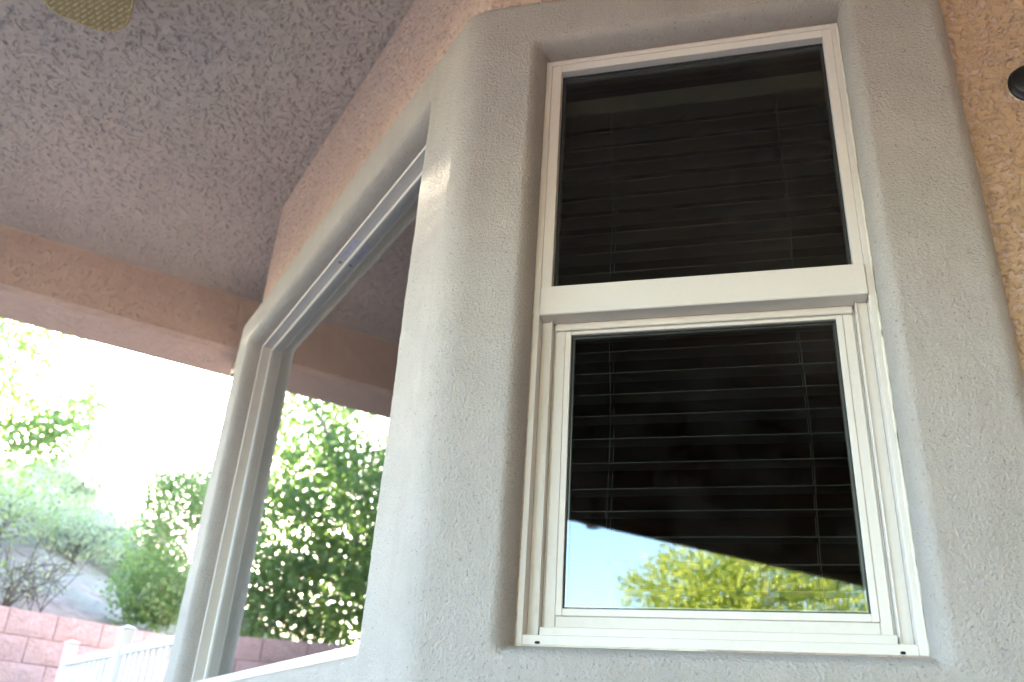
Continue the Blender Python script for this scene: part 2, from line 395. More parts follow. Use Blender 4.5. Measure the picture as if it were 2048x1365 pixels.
rel = 0.20 * fbm(X * 0.5, Y * 0.5, 3, 4) + 0.10 * fbm(X * 1.7, Y * 1.7, 8, 3) + 0.25 * np.abs(fbm(X * 0.9, Y * 0.9, 21, 3))
H = H + rel * np.clip((-X - 11) / 6, 0.15, 1)
front = np.clip((-X - 9.2) / 0.6, 0, 1)
edge = (X > wx - 0.16)
H = np.where(edge, FLOOR - 0.25, H)
H = np.where(~edge, np.minimum(H, 0.93 + np.maximum(0, (wx - X - 0.35)) * 0.55), H)
idx = np.arange(nx * ny).reshape(nx, ny)
F = np.stack([idx[:-1, :-1], idx[:-1, 1:], idx[1:, 1:], idx[1:, :-1]], -1).reshape(-1, 4)
hill = mk('hill', np.stack([X, Y, H], -1), F[:, ::-1].copy(), M_hill, None, True); tag(hill, kind='structure')
g = mk('ground', [(-400,-400,FLOOR-0.06),(400,-400,FLOOR-0.06),(400,400,FLOOR-0.06),(-400,400,FLOOR-0.06)], [(0,1,2,3)], M_ground); tag(g, kind='structure')
mb = MB(); mb.bbox((-7.15, -3.6, FLOOR-0.12), (8.6, 0.95, FLOOR), 0.01); mb.bbox((-0.45, 0.953, FLOOR-0.12), (8.6, 2.3, FLOOR-0.001), 0.01)
pf = mb.build('patio_floor', M_conc); tag(pf, kind='structure')

# ------------------------------------------------------------------ the house
house = empty('stucco_house', (-2.0, 1.0, FLOOR), 'stucco house with a grey bay around two windows under the patio cover', 'house')
NI = -0.15
def facet_wall(mb, P0, P1, n0, n1, nrm, z0, z1, op=None):
    """wall panel from P0 to P1 with mitred ends (n0, n1: neighbour normals or None) and one opening (t0, t1 in metres, z0, z1)"""
    L = float(np.linalg.norm(P1 - P0)); d = (P1 - P0) / L
    def inner(P, nn):
        if nn is None: return P + nrm * NI
        return P + NI * (nrm + nn) / (1 + float(nrm @ nn))
    I0, I1 = inner(P0, n0), inner(P1, n1)
    tt = [0, L] if op is None else [0, op[0], op[1], L]; zz = [z0, z1] if op is None else [z0, op[2], op[3], z1]
    def outp(t, z): p = P0 + d * t; return (p[0], p[1], z)
    def inp(t, z):
        if t == 0: p = I0
        elif t == L: p = I1
        else: p = P0 + d * t + nrm * NI
        return (p[0], p[1], z)
    for i in range(len(tt)-1):
        for j in range(len(zz)-1):
            if op is not None and i == 1 and j == 1: continue
            a, b_, c_, e = tt[i], tt[i+1], zz[j], zz[j+1]
            mb.add([outp(a,c_), outp(b_,c_), outp(b_,e), outp(a,e)], [(0,1,2,3)])
            mb.add([inp(a,c_), inp(b_,c_), inp(b_,e), inp(a,e)], [(3,2,1,0)])
    if op is not None:
        a, b_, c_, e = op
        for (t, z, t2, z2) in ((a,c_,a,e), (b_,e,b_,c_), (b_,c_,a,c_), (a,e,b_,e)):
            mb.add([outp(t,z), inp(t,z), inp(t2,z2), outp(t2,z2)], [(0,1,2,3)])
A0 = Q1 + np.array([-SQ, SQ]) * 1.9; R1 = Q2 + uR * 1.9
ZT = ZC + 0.3
HOUSE_L = A0 + np.array([-1.0, 0]); HOUSE_R = R1 + np.array([9.3, 0])
mb = MB()
LWo = (LW[0] - Q1[0] + 0.012, LW[1] - Q1[0] - 0.012, LW[2] + 0.012, LW[3] - 0.012)
RWo = (RW[0] - URC + 0.012, RW[1] - URC - 0.012, RW[2] + 0.012, RW[3] - 0.012)
facet_wall(mb, HOUSE_L, A0, None, nA, nL, FLOOR-0.1, ZT)
facet_wall(mb, A0, Q1, nL, nL, nA, FLOOR-0.1, ZT)
facet_wall(mb, Q1, Q2, nA, nR, nL, FLOOR-0.1, ZT, LWo)
facet_wall(mb, Q2, R1, nL, nL, nR, FLOOR-0.1, ZT, RWo)
facet_wall(mb, R1, HOUSE_R, nR, None, nL, FLOOR-0.1, ZT)
mb.build('wall', M_tan_far, house)
# the body of the house behind: side walls, back wall, roof
mb = MB()
yb = 9.5
mb.box((HOUSE_L[0], HOUSE_L[1]+0.005, FLOOR-0.1), (HOUSE_L[0]+0.2, yb, ZT)); mb.box((HOUSE_R[0]-0.2, HOUSE_R[1]+0.005, FLOOR-0.1), (HOUSE_R[0], yb, ZT))
mb.box((HOUSE_L[0]+0.201, yb-0.2, FLOOR-0.1), (HOUSE_R[0]-0.201, yb, ZT))
mb.build('side_wall', M_tan_far, house)
mb = MB(); mb.box((8.62, -2.6, FLOOR-0.1), (8.82, R1[1]-0.01, ZT)); mb.box((8.825, -2.6, FLOOR-0.1), (HOUSE_R[0]+4, -2.4, ZT)); mb.build('shade_wing_wall', M_tan_far, house)  # unseen wing, added to cut the light from the patio's right end
mb = MB(); mb.add([(*q, z) for q in ((HOUSE_L[0]-.3, 0.5), (HOUSE_R[0]+.3, 0.5), (HOUSE_R[0]+.3, yb+.5), (HOUSE_L[0]-.3, yb+.5)) for z in (ZT+0.36, ZT+0.45)],
                  [(0,2,4,6),(1,7,5,3),(0,1,3,2),(2,3,5,4),(4,5,7,6),(6,7,1,0)])
mb.build('roof', M_tan_far, house)
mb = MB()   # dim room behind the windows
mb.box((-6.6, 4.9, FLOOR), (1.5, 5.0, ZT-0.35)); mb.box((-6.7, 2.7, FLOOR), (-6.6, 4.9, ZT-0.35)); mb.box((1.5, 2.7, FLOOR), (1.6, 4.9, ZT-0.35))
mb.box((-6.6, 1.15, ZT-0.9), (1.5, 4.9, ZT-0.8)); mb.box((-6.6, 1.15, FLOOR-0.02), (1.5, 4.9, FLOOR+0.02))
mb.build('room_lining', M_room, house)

# displaced lace stucco on the parts of the wall that the lens resolves
def lace_sheet(name, a0, a1, b0, b1, step, fn, depth, seed, m, parent, sc=1.0, fade=0.04, cover=0.05, wd=0.12):
    na = int((a1 - a0) / step) + 1; nb = int((b1 - b0) / step) + 1
    A, B = np.meshgrid(np.linspace(a0, a1, na), np.linspace(b0, b1, nb), indexing='ij')
    h = lace(A, B, sc, seed, cover, wd) * depth
    fd = sstep(0, fade, np.minimum(np.minimum(A - a0, a1 - A), np.minimum(B - b0, b1 - B)))
    h = 0.006 + h * fd
    Vx = fn(A, h, B)
    idx = np.arange(na * nb).reshape(na, nb)
    F = np.stack([idx[:-1,:-1], idx[1:,:-1], idx[1:,1:], idx[:-1,1:]], -1).reshape(-1, 4)
    return mk(name, Vx, F, m, parent, True)
def fR(u, d, z): return np.stack([SQ*u + SQ*(-2.13+d), SQ*u - SQ*(-2.13+d), z], -1)
def fL(x, d, z): return np.stack([x, 0.965 - d, z], -1)
lace_sheet('lace_stucco_coat', 0.60, 1.15, 0.50, ZC - 0.002, 0.0024, fR, 0.019, 3, M_tan_warm_lit, house, 1.7, 0.004, 0.06, 0.20)
lace_sheet('lace_stucco_coat', -4.962, -2.0448, 2.30, ZC - 0.002, 0.0050, fL, 0.017, 5, M_tan, house, 1.05, 0.004, 0.16)
lace_sheet('lace_stucco_coat', URC - 0.0025, 0.58, 2.30, ZC - 0.002, 0.0050, fR, 0.017, 6, M_tan, house, 1.05, 0.004, 0.16)

# ---- the grey window surround: one sheet that follows the plan of the bay
def surround():
    def off(P, a, b_): return P + T * (a + b_) / (1 + float(a @ b_))
    C1, C2 = off(Q1, nA, nL), off(Q2, nL, nR); r = 0.16; t = r * math.tan(math.pi / 8); arc = r * math.pi / 4
    dA = np.array([SQ, -SQ]); lenA = 0.34
    e = 0.038; eo = 0.05
    nodes = np.array([0, .004, .02, .05, .1, .18, .3, .45, .65, .85, 1.0])
    segs = []
    s0 = 0.0; P0 = C1 - dA * (lenA + t)
    sA = lenA; sF1 = sA + arc; Llen = (C2[0] - t) - (C1[0] + t); sL = sF1 + Llen; sF2 = sL + arc; uT = float(C2 @ uR) + t; uEnd = 0.664; sEnd = sF2 + uEnd - uT
    def plan(s):
        if s <= sA: return P0 + dA * s, nA
        if s <= sF1:
            a = (s - sA) / r; th = math.radians(225) + a; n = np.array([math.cos(th), math.sin(th)])
            c = C1 + nL * 0 + np.array([t, 0]) - nL * r; return c + n * r, n
        if s <= sL: return np.array([C1[0] + t + s - sF1, C1[1]]), nL
        if s <= sF2:
            a = (s - sL) / r; th = math.radians(270) + a; n = np.array([math.cos(th), math.sin(th)])
            c = np.array([C2[0] - t, C2[1]]) - nL * r; return c + n * r, n
        return C2 + uR * (t + s - sF2), nR
    def sL_of(x): return sF1 + x - (C1[0] + t)
    def sR_of(u): return sF2 + u - uT
    zlo, zhi = -0.25, 2.395
    ops = [(sL_of(LW[0]) - 0.004, sL_of(LW[1]) + 0.004, LW[2] - 0.004, LW[3] + 0.006), (sR_of(RW[0]) - 0.004, sR_of(RW[1]) + 0.004, RW[2] - 0.004, RW[3] + 0.006)]
    def lines(lo, hi, cuts, step):
        pts = set(np.round(np.arange(lo, hi, step), 5).tolist())
        keep = []
        for c, sg, ee in cuts:
            loc = [round(c + sg * ee * q, 5) for q in nodes]
            a, b_ = min(loc), max(loc); pts = {p for p in pts if not (a - step * .4 < p < b_ + step * .4)}; keep += loc
        pts |= set(keep); return np.array(sorted(p for p in pts if lo - 1e-6 <= p <= hi + 1e-6))
    sl = lines(0, sEnd, [(ops[0][0], -1, e), (ops[0][1], 1, e), (ops[1][0], -1, e), (ops[1][1], 1, e), (sEnd, -1, eo), (0, 1, eo)], 0.010)
    zl = lines(zlo, zhi, [(ops[0][2], -1, e), (ops[0][3], 1, e), (zhi, -1, eo)], 0.010)
    pl = [plan(float(s)) for s in sl]; PP = np.array([p for p, n in pl]); NN = np.array([n for p, n in pl])
    Sg, Zg = np.meshgrid(sl, zl, indexing='ij')
    prof = lambda x, q: np.sqrt(np.clip(1 - (1 - np.clip(x / q, 0, 1)) ** 2, 0, 1))
    # wavering hand-trowelled edges
    wob = 0.0045 * fbm(Sg * 6, Zg * 6, 12, 2)
    do = np.minimum(np.minimum(Sg, sEnd - Sg), zhi - Zg)
    h = prof(do, eo)
    rim = np.full_like(Sg, 9.0)
    for (a, b_, c_, d_) in ops:
        dx = np.maximum(np.maximum(a - Sg, Sg - b_), 0); dz = np.maximum(np.maximum(c_ - Zg, Zg - d_), 0)
        rr = np.hypot(dx, dz); rim = np.minimum(rim, rr); h = np.minimum(h, prof(rr, e))
    d = T * h
    flat = sstep(0.45, 1.0, h)
    d = d + flat * (0.0030 * fbm(Sg * 5, Zg * 5, 44, 2) + 0.0012 * fbm(Sg * 28, Zg * 28, 51, 2)) + wob * sstep(0.1, 0.6, h) * (1 - flat)
    d = d + 0.0006 * perlin(Sg * 60, Zg * 60, 77) * sstep(0.15, 0.5, h)
    Vx = np.empty(Sg.shape + (3,))
    Vx[..., 0] = PP[:, None, 0] - NN[:, None, 0] * (T - d); Vx[..., 1] = PP[:, None, 1] - NN[:, None, 1] * (T - d); Vx[..., 2] = Zg
    ns, nz = Sg.shape; idx = np.arange(ns * nz).reshape(ns, nz)
    F = np.stack([idx[:-1,:-1], idx[1:,:-1], idx[1:,1:], idx[:-1,1:]], -1)
    sc_, zc_ = (sl[:-1] + sl[1:]) / 2, (zl[:-1] + zl[1:]) / 2
    keep = np.ones((ns-1, nz-1), bool)
    for (a, b_, c_, d_) in ops:
        keep &= ~(((sc_ > a) & (sc_ < b_))[:, None] & ((zc_ > c_) & (zc_ < d_))[None, :])
    return Vx, F[keep]
Vx, F = surround()
ws = mk('window_surround', Vx, F, M_grey, house, True); ws['label'] = 'rounded grey plaster surround wrapping the bay corner'

# ------------------------------------------------------------------ windows
def fnR(u, d, z): return PR(u, d, z)
def bars(mb, o, i, d0, d1, fn, b=0.0015, sides='lrtb'):
    """rectangular ring of bars between outer (u0,u1,z0,z1) and inner rectangles, butted"""
    if 'l' in sides: mb.bbox((o[0], d0, o[2]), (i[0], d1, o[3]), b, fn)
    if 'r' in sides: mb.bbox((i[1], d0, o[2]), (o[1], d1, o[3]), b, fn)
    if 't' in sides: mb.bbox((i[0] + 0.0004, d0, i[3]), (i[1] - 0.0004, d1, o[3]), b, fn)
    if 'b' in sides: mb.bbox((i[0] + 0.0004, d0, o[2]), (i[1] - 0.0004, d1, i[2]), b, fn)
def pane_mesh(u0, u1, z0, z1, d, fn, bow=0.0, n=14, tilt=0.0):
    U, Zz = np.meshgrid(np.linspace(u0, u1, n), np.linspace(z0, z1, n), indexing='ij')
    cu, cz = (u0+u1)/2, (z0+z1)/2
    D = d + bow * ((U - cu) ** 2 + (Zz - cz) ** 2) + tilt * (Zz - cz)
    V = [fn(a, c, b_) for a, b_, c in zip(U.ravel(), Zz.ravel(), D.ravel())]
    idx = np.arange(n*n).reshape(n, n)
    return V, np.stack([idx[:-1,:-1], idx[1:,:-1], idx[1:,1:], idx[:-1,1:]], -1).reshape(-1, 4)
mid = lambda W_: (W_[0] + W_[1]) / 2

rwin = mk('window', [PR(RW[0]+.02, -0.145, RW[2]+.02), PR(RW[1]-.02, -0.145, RW[2]+.02), PR(RW[1]-.02, -0.13, RW[2]+.02), PR(RW[0]+.02, -0.13, RW[2]+.02)], [(0,1,2,3)], M_vinyl, house)
rwin['label'] = 'tall almond vinyl window with a fixed pane above a sliding sash'
# outer flange and deep frame
u0, u1, z0, z1 = RW
mb = MB()
bars(mb, (u0, u1, z0, z1), (u0+.0165, u1-.0165, z0+.024, z1-.016), -0.10, 0.004, fnR)
mb.build('frame', M_vinyl, rwin)
# upper glazing bead, set a hair behind the flange
mb = MB()
zm0, zm1 = 1.186, 1.279
bars(mb, (u0+.0170, u1-.0170, zm1+.0005, z1-.0165), (-0.499, 0.325, zm1+.0012, 2.110), -0.085, 0.0015, fnR, sides='lrt')
mb.build('glazing_bead', M_vinyl2, rwin)
mb = MB(); mb.bbox((u0+.0170, -0.085, zm0), (u1-.0170, 0.010, zm1), 0.003, fnR); mb.build('mullion', M_vinyl2, rwin)
# lower channel behind the flange: stepped side tracks and sill
lo_t = zm0 - 0.0005
for sgn in (0, 1):
    mb = MB()
    f = (lambda u, d, z: fnR(u, d, z)) if sgn == 0 else (lambda u, d, z: fnR(u0 + u1 - u, d, z))
    mb.bbox((u0+.0170, -0.09, z0+.0245), (u0+.043, -0.038, lo_t), 0.001, f)      # track
    mb.bbox((u0+.0435, -0.09, z0+.0245), (u0+.0475, -0.030, lo_t), 0.001, f)     # lip
    mb.bbox((u0+.0480, -0.09, z0+.0245), (u0+.053, -0.062, lo_t), 0.001, f)
    mb.build('side_track', M_vinyl, rwin)
mb = MB()
mb.bbox((u0+.0535, -0.09, z0+.0245), (u1-.0535, -0.014, z0+.046), 0.002, fnR)
mb.build('sill_track', M_vinyl, rwin); mb = MB()
mb.bbox((u0+.0535, -0.09, lo_t-.022), (u1-.0535, -0.050, lo_t), 0.002, fnR)
mb.build('head_track', M_vinyl, rwin)
# weep holes with their dark slot, and old caulk round the flange
for uu, w_ in ((u0+.048, 0.013), (u1-.055, 0.011)):
    mb = MB(); mb.bbox((uu, 0.0035, z0+.0035), (uu+w_, 0.0052, z0+.0085), 0.0006, fnR); mb.box((uu+.003, 0.0036, z0+.0028), (uu+w_-.002, 0.0054, z0+.0092), fnR)
    mb.build('weep_hole', M_hole, rwin)
def caulk(pts, rad, seed):
    mb = MB(); n = 220; P = []; Rr = []
    pts = [Vector(p) for p in pts]; L = (pts[1]-pts[0]).length
    for k in range(n+1):
        t = k / n; p = pts[0].lerp(pts[1], t)
        w_ = float(fbm(np.array([t*L*28.]), np.array([seed*3.1]), seed, 3)[0])
        P.append(p + Vector(PR(0.002*w_, 0.0015*w_, 0)) - Vector(PR(0, 0, 0))); Rr.append(max(0.0012, rad * (1 + 1.5*w_)))
    mb.tube(P, Rr, 6); return mb
mb = caulk([PR(u1+.0015, 0.003, z0), PR(u1+.0015, 0.003, z1)], 0.0036, 4); m2 = caulk([PR(u0-.0012, 0.002, z0+.9), PR(u0-.0012, 0.002, z1)], 0.002, 9); m3 = caulk([PR(u0, 0.002, z0-.0015), PR(u0+.45, 0.002, z0-.0015)], 0.0024, 15)
for q in (m2, m3): mb.add(q.v, q.f)
mb.build('caulk_bead', M_caulk, rwin, True)
# sash
SU = (u0+.0535, u1-.0535, z0+.0465, lo_t-.0225)      # sash outer
SG = (-0.4475, 0.2715, 0.386, 1.150)                 # glass daylight opening
mb = MB(); bars(mb, SU, (SG[0]-.0165, SG[1]+.0165, SG[2]-.0185, SG[3]+.010), -0.088, -0.056, fnR, 0.002)
mb.build('sash', M_vinyl, rwin)
mb = MB(); bars(mb, (SG[0]-.0160, SG[1]+.0160, SG[2]-.018, SG[3]+.0095), SG, -0.086, -0.0545, fnR, 0.0012)
mb.build('sash_bead', M_vinyl2, rwin)
# double glazing: spacer, gasket, two slightly bowed panes
def glazing(op, d, fn, win, bow_i, gap=0.014, mat_=None, bow_o=0.0, tilt=0.0, gk=None):
    mb = MB(); o = (op[0]-.002, op[1]+.002, op[2]-.002, op[3]+.002)
    bars(mb, o, (op[0]+.004, op[1]-.004, op[2]+.004, op[3]-.004), d-0.0015, d+0.0035, fn, 0.0006); mb.build('gasket', gk or M_gasket, win)
    mb = MB(); bars(mb, o, (op[0]+.009, op[1]-.009, op[2]+.009, op[3]-.009), d-gap+.001, d-0.002, fn, 0.0006); mb.build('spacer', M_spacer, win)
    V_, F_ = pane_mesh(op[0]+.0005, op[1]-.0005, op[2]+.0005, op[3]-.0005, d, fn, bow_o); mk('pane', V_, F_, M_glass, win, True)
    V_, F_ = pane_mesh(op[0]+.0095, op[1]-.0095, op[2]+.0095, op[3]-.0095, d-gap, fn, bow_i, tilt=tilt); mk('pane', V_, F_, M_glass, win, True)
glazing(SG, -0.066, fnR, rwin, 0.006, 0.014, tilt=0.0045)
glazing((-0.4985, 0.3245, 1.2795, 2.1095), -0.030, fnR, rwin, 0.008, 0.014)

# left picture window: deep frame, its glass 8 cm back
lu0, lu1, lz0, lz1 = LW
lwin = mk('window', [PL(lu0+.02, -0.145, lz0+.02), PL(lu1-.02, -0.145, lz0+.02), PL(lu1-.02, -0.135, lz0+.02), PL(lu0+.02, -0.135, lz0+.02)], [(0,1,2,3)], M_vinyl, house)
lwin['label'] = 'wide picture window reflecting garden trees and the pink wall'
mb = MB()
mb.bbox((lu0, -0.12, lz0), (lu0+.014, 0.004, lz1), 0.002, PL); mb.bbox((lu1-.014, -0.12, lz0), (lu1, 0.004, lz1), 0.002, PL)
mb.bbox((lu0+.0144, -0.12, lz1-.014), (lu1-.0144, 0.004, lz1), 0.002, PL); mb.bbox((lu0+.0144, -0.12, lz0), (lu1-.0144, 0.004, lz0+.036), 0.003, PL)
mb.build('frame', M_vinyl, lwin)
mb = MB()
LG = (lu0+.026, lu1-.026, lz0+.046, lz1-.026)
bars(mb, (lu0+.0145, lu1-.0145, lz0+.0365, lz1-.0145), LG, -0.118, -0.048, PL, 0.002); mb.build('glazing_bead', M_vinyl2, lwin)
glazing(LG, -0.054, PL, lwin, 0.0, 0.014, gk=M_spacer)
# faded label and screw left under the head of the frame
mb = MB(); mb.box((-3.47, -0.040, lz1-.0150), (-3.285, -0.012, lz1-.0142), PL); mb.build('faded_sticker', M_stick, lwin)
mb = MB(); mb.lathe([(0.0035, -0.0035), (0.008, -0.003), (0.009, 0)], 12, (-3.515, 0.965+.028, lz1-.0142)); mb.build('screw', M_rust, lwin)

# ------------------------------------------------------------------ blind behind the right window
blind = empty('window_blind', PR(-0.09, -0.20, 0.25), 'white slatted blind hanging open inside the right window', 'blind')
hs = 0.0674
mb = MB(); mb.bbox((-0.525, -0.185, 2.005), (0.35, -0.105, 2.075), 0.004, fnR); mb.build('head_rail', M_slat, blind)
mb = MB()
n_s = 7
for k in range(n_s):
    t0, t1 = k / n_s, (k + 1) / n_s
    c0, c1 = 0.004 * (1 - (2*t0-1)**2), 0.004 * (1 - (2*t1-1)**2)
    a0, a1 = -0.165 + 0.063*t0, -0.165 + 0.063*t1
    P = []
    for (a, c_) in ((a0, c0), (a1, c1)):
        for zz in (-0.0015, 0.0015):
            for uu in (-0.515, 0.34): P.append(np.array(PR(uu, a, c_ + zz)) )
    mb.add(P, [(0,4,5,1),(2,3,7,6)] + ([(0,1,3,2)] if k == 0 else []) + ([(4,6,7,5)] if k == n_s-1 else []) + [(0,2,6,4),(1,5,7,3)])
sl_me = mesh('slat', np.array(mb.v), mb.f, M_slat)
base = np.array(blind.location)
for k in range(26):
    z = 1.8548 + hs - k * hs
    if z < 0.26: break
    inst('slat', sl_me, blind, (-base[0], -base[1], z + Z0 - base[2] + random.uniform(-.0012, .0012)), (random.uniform(-.002, .002), random.uniform(-.002, .002), 0))
for uu in (-0.342, 0.180):
    mb = MB()
    for dd in (-0.098, -0.168): mb.tube([PR(uu + 0.004*math.sin(zz*9+uu), dd, zz) for zz in np.linspace(2.0, 0.27, 30)], 0.0013, 5)
    mb.build('ladder_cord', M_cord, blind)
mb = MB(); mb.bbox((-0.515, -0.165, 0.262), (0.34, -0.102, 0.278), 0.003, fnR); mb.build('bottom_rail', M_slat, blind)

# ------------------------------------------------------------------ patio cover
cover = empty('patio_cover', (-3.0, -2.2, FLOOR), 'stucco patio ceiling with deep beams spanning from the house over the patio', 'patio cover')
BX0, BX1, BZ = -6.95, -6.39, 2.818
YO, YI = -3.30, -2.76
XR = 8.6
mb = MB(); mb.bbox((BX0, YO, BZ), (BX1, 2.30, ZC+0.25), 0.035); mb.build('beam', M_tan_far, cover)
mb = MB(); mb.bbox((BX1+.002, YO, BZ), (XR-0.57, YI, ZC+0.25), 0.012); mb.build('header_beam', M_stain, cover)
mb = MB(); mb.bbox((XR-.568, YO, BZ), (XR, 2.3, ZC+0.25), 0.012); mb.build('header_beam', M_stain, cover)
for (px_, py_) in ((-6.67, -3.03), (8.4, -3.03)):
    mb = MB(); mb.bbox((px_-.19, py_-.19, FLOOR), (px_+.19, py_+.19, BZ-.001), 0.025); mb.build('post', M_tan_far, cover)
# ceiling: fine lace relief where it is seen close, plain sheets beyond
cx0, cx1, cy0, cy1 = BX1, -2.55, -0.95, 1.35
step = 0.0056
na, nb = int((cx1-cx0)/step), int((cy1-cy0)/step)
A, B = np.meshgrid(np.linspace(cx0, cx1, na), np.linspace(cy0, cy1, nb), indexing='ij')
fd = sstep(0, .03, np.minimum(np.minimum(A-cx0, cx1-A), np.minimum(B-cy0, cy1-B)))
h = lace(A, B, 1.05, 15, 0.07, 0.085) * 0.0125 * fd
Vc = np.stack([A, B, ZC - h], -1); idx = np.arange(na*nb).reshape(na, nb)
Fc = np.stack([idx[:-1,:-1], idx[:-1,1:], idx[1:,1:], idx[1:,:-1]], -1).reshape(-1, 4)
mk('ceiling', Vc, Fc, M_ceil, cover, True)
XB = -2.30
mb = MB()
for (a, b_, c_, d_) in ((BX1, XB-.06, YI, cy0), (cx1, XB-.06, cy0, cy1), (BX1, XB-.06, cy1, 2.4)):
    mb.add([(a,c_,ZC),(a,d_,ZC),(b_,d_,ZC),(b_,c_,ZC)], [(0,1,2,3)])
mb.build('ceiling', M_ceil_far, cover)
# dark boards added over the unseen patio to darken its reflection, a batten where they meet the stucco
mb = MB(); mb.bbox((XB-.06, YI+.002, ZC-.028), (XB-.005, 2.29, ZC+.05), 0.004); mb.build('batten', M_stain, cover)
bwid = 0.1365
mb = MB(); mb.bbox((0.001, YI+.004, ZC-.002), (bwid-.001, 2.29, ZC+.018), 0.002)
bd_me = mesh('darkening_ceiling_board', np.array(mb.v) + [0, 0, Z0] - np.array([0, cover.location[1], cover.location[2]]), mb.f, M_stain)
xb = XB
while xb + bwid < XR - .57:
    inst('darkening_ceiling_board', bd_me, cover, (xb - cover.location[0], 0, random.uniform(-.002, .002))); xb += bwid
# timber screen added behind the lens to shade the surround: its lower edge shows in the lower pane
for k in range(11):
    z1_ = ZC - 0.006 - k*0.128
    mb = MB(); mb.bbox((-2.6, -2.640, z1_-0.126), (8.0, -2.605, z1_), 0.004); mb.build('shade_screen_board', M_stain, cover)
for xx in (-2.55, 1.0, 4.5, 7.95):
    mb = MB(); mb.bbox((xx-.045, -2.73, FLOOR if xx < -1 else 1.878), (xx+.045, -2.642, ZC-.004), 0.004); mb.build('shade_screen_post', M_stain, cover)
mb = MB(); mb.box((BX0-.2, YO-.2, ZC+.255), (XR+.2, 0.9, ZC+.40)); mb.build('roof_deck', M_tan_far, cover)

# ------------------------------------------------------------------ ceiling fan
fan_c = (-3.02, -0.735)
fan = empty('ceiling_fan', (fan_c[0], fan_c[1], 2.93), 'ceiling fan with golden woven wicker blades under the patio ceiling', 'ceiling fan')
mb = MB(); mb.lathe([(0.02, 0.36), (0.075, 0.355), (0.08, 0.32), (0.03, 0.29), (0.016, 0.285), (0.016, 0.16), (0.05, 0.15), (0.11, 0.12), (0.13, 0.06), (0.12, 0.0), (0.06, -0.03), (0.02, -0.035)], 32, (fan_c[0], fan_c[1], 2.93))
mb.build('motor', M_bronze, fan, True)
# leaf outline: root at r=0.16, right-angled rounded tip
def blade_outline():
    tip = 0.724; rr = 0.155; pts = []
    cx_ = tip - rr
    hw = 0.20
    # rounded 90 degree tip: arc centre on the axis
    for k in range(-9, 10):
        a = k / 9 * math.pi / 4; pts.append((cx_ + rr*math.cos(a), rr*math.sin(a)))
    x1 = cx_ + rr*SQ; y1 = rr*SQ
    side = [(x1 - (hw-y1), hw - .004), (x1 - (hw-y1) - .03, hw + .008), (x1-(hw-y1)-.08, hw+.005), (0.34, hw-.03), (0.25, 0.11), (0.18, 0.05)]
    return [(x, -y) for x, y in side[::-1]] + pts + side
OUT = blade_outline()
def inside(x, y):
    c = False; j = len(OUT) - 1
    for i in range(len(OUT)):
        xi, yi = OUT[i]; xj, yj = OUT[j]
        if (yi > y) != (yj > y) and x < (xj-xi)*(y-yi)/(yj-yi)+xi: c = not c
        j = i
    return c
mb = MB(); n = len(OUT)
mb.add([(x, y, -0.003) for x, y in OUT] + [(x, y, 0.003) for x, y in OUT], [tuple(range(n))[::-1], tuple(range(n, 2*n))] + [(i, (i+1) % n, (i+1) % n + n, i+n) for i in range(n)])
panel_me = mesh('woven_panel', np.array(mb.v), mb.f, M_wickerd)
mb = MB()
ang = math.radians(72); ca, sa = math.cos(ang), math.sin(ang)
for i in range(-30, 40):
    for j in range(-40, 40):
        w_, l_ = 0.020, 0.052
        a = i * w_ ; b_ = (j + 0.5 * (i % 2)) * l_ + 0.33*(i % 3)*0.01
        x = 0.45 + a * -sa + b_ * ca; y = a * ca + b_ * sa
        if not inside(x, y): continue
        hl, hwid = 0.021, 0.0058
        P = []
        for q, zz in ((-1, 0.002), (-0.5, 0.0062), (0.5, 0.0062), (1, 0.002)):
            for ww in (-1, 0, 1):
                px_ = x + q*hl*ca + ww*hwid*-sa; py_ = y + q*hl*sa + ww*hwid*ca
                P.append((px_, py_, -0.003 - (zz if ww == 0 else zz*0.35)))
        F_ = []
        for q in range(3):
            for ww in range(2): F_.append((q*3+ww, q*3+ww+1, (q+1)*3+ww+1, (q+1)*3+ww))
        mb.add(P, [f[::-1] for f in F_])
weave_me = mesh('weave', np.array(mb.v), mb.f, M_wicker, True)
mb = MB()
rim = []
per = [Vector((x, y, 0)) for x, y in OUT]
k = 0; acc = 0.0
for i in range(n - 1):
    a, b_ = per[i], per[i+1]; L = (b_-a).length; m_ = max(1, int(round(L/0.008)))
    for q in range(m_):
        rim.append(a.lerp(b_, q/m_))
mb.tube([p + Vector((0, 0, -0.001)) for p in rim], [0.0050 + 0.0018 * (i % 2) for i in range(len(rim))], 6)
rim_me = mesh('braided_rim', np.array(mb.v), mb.f, M_wicker, True)
mb = MB(); mb.bbox((0.10, -0.02, 0.002), (0.26, 0.02, 0.014), 0.003); arm_me = mesh('blade_arm', np.array(mb.v), mb.f, M_bronze)
for k in range(5):
    az_ = math.radians(135 + 72*k)
    bl = inst('fan_blade', panel_me, fan, (0, 0, 0.02), (0, 0, az_))
    inst('weave', weave_me, bl); inst('braided_rim', rim_me, bl); inst('blade_arm', arm_me, bl)

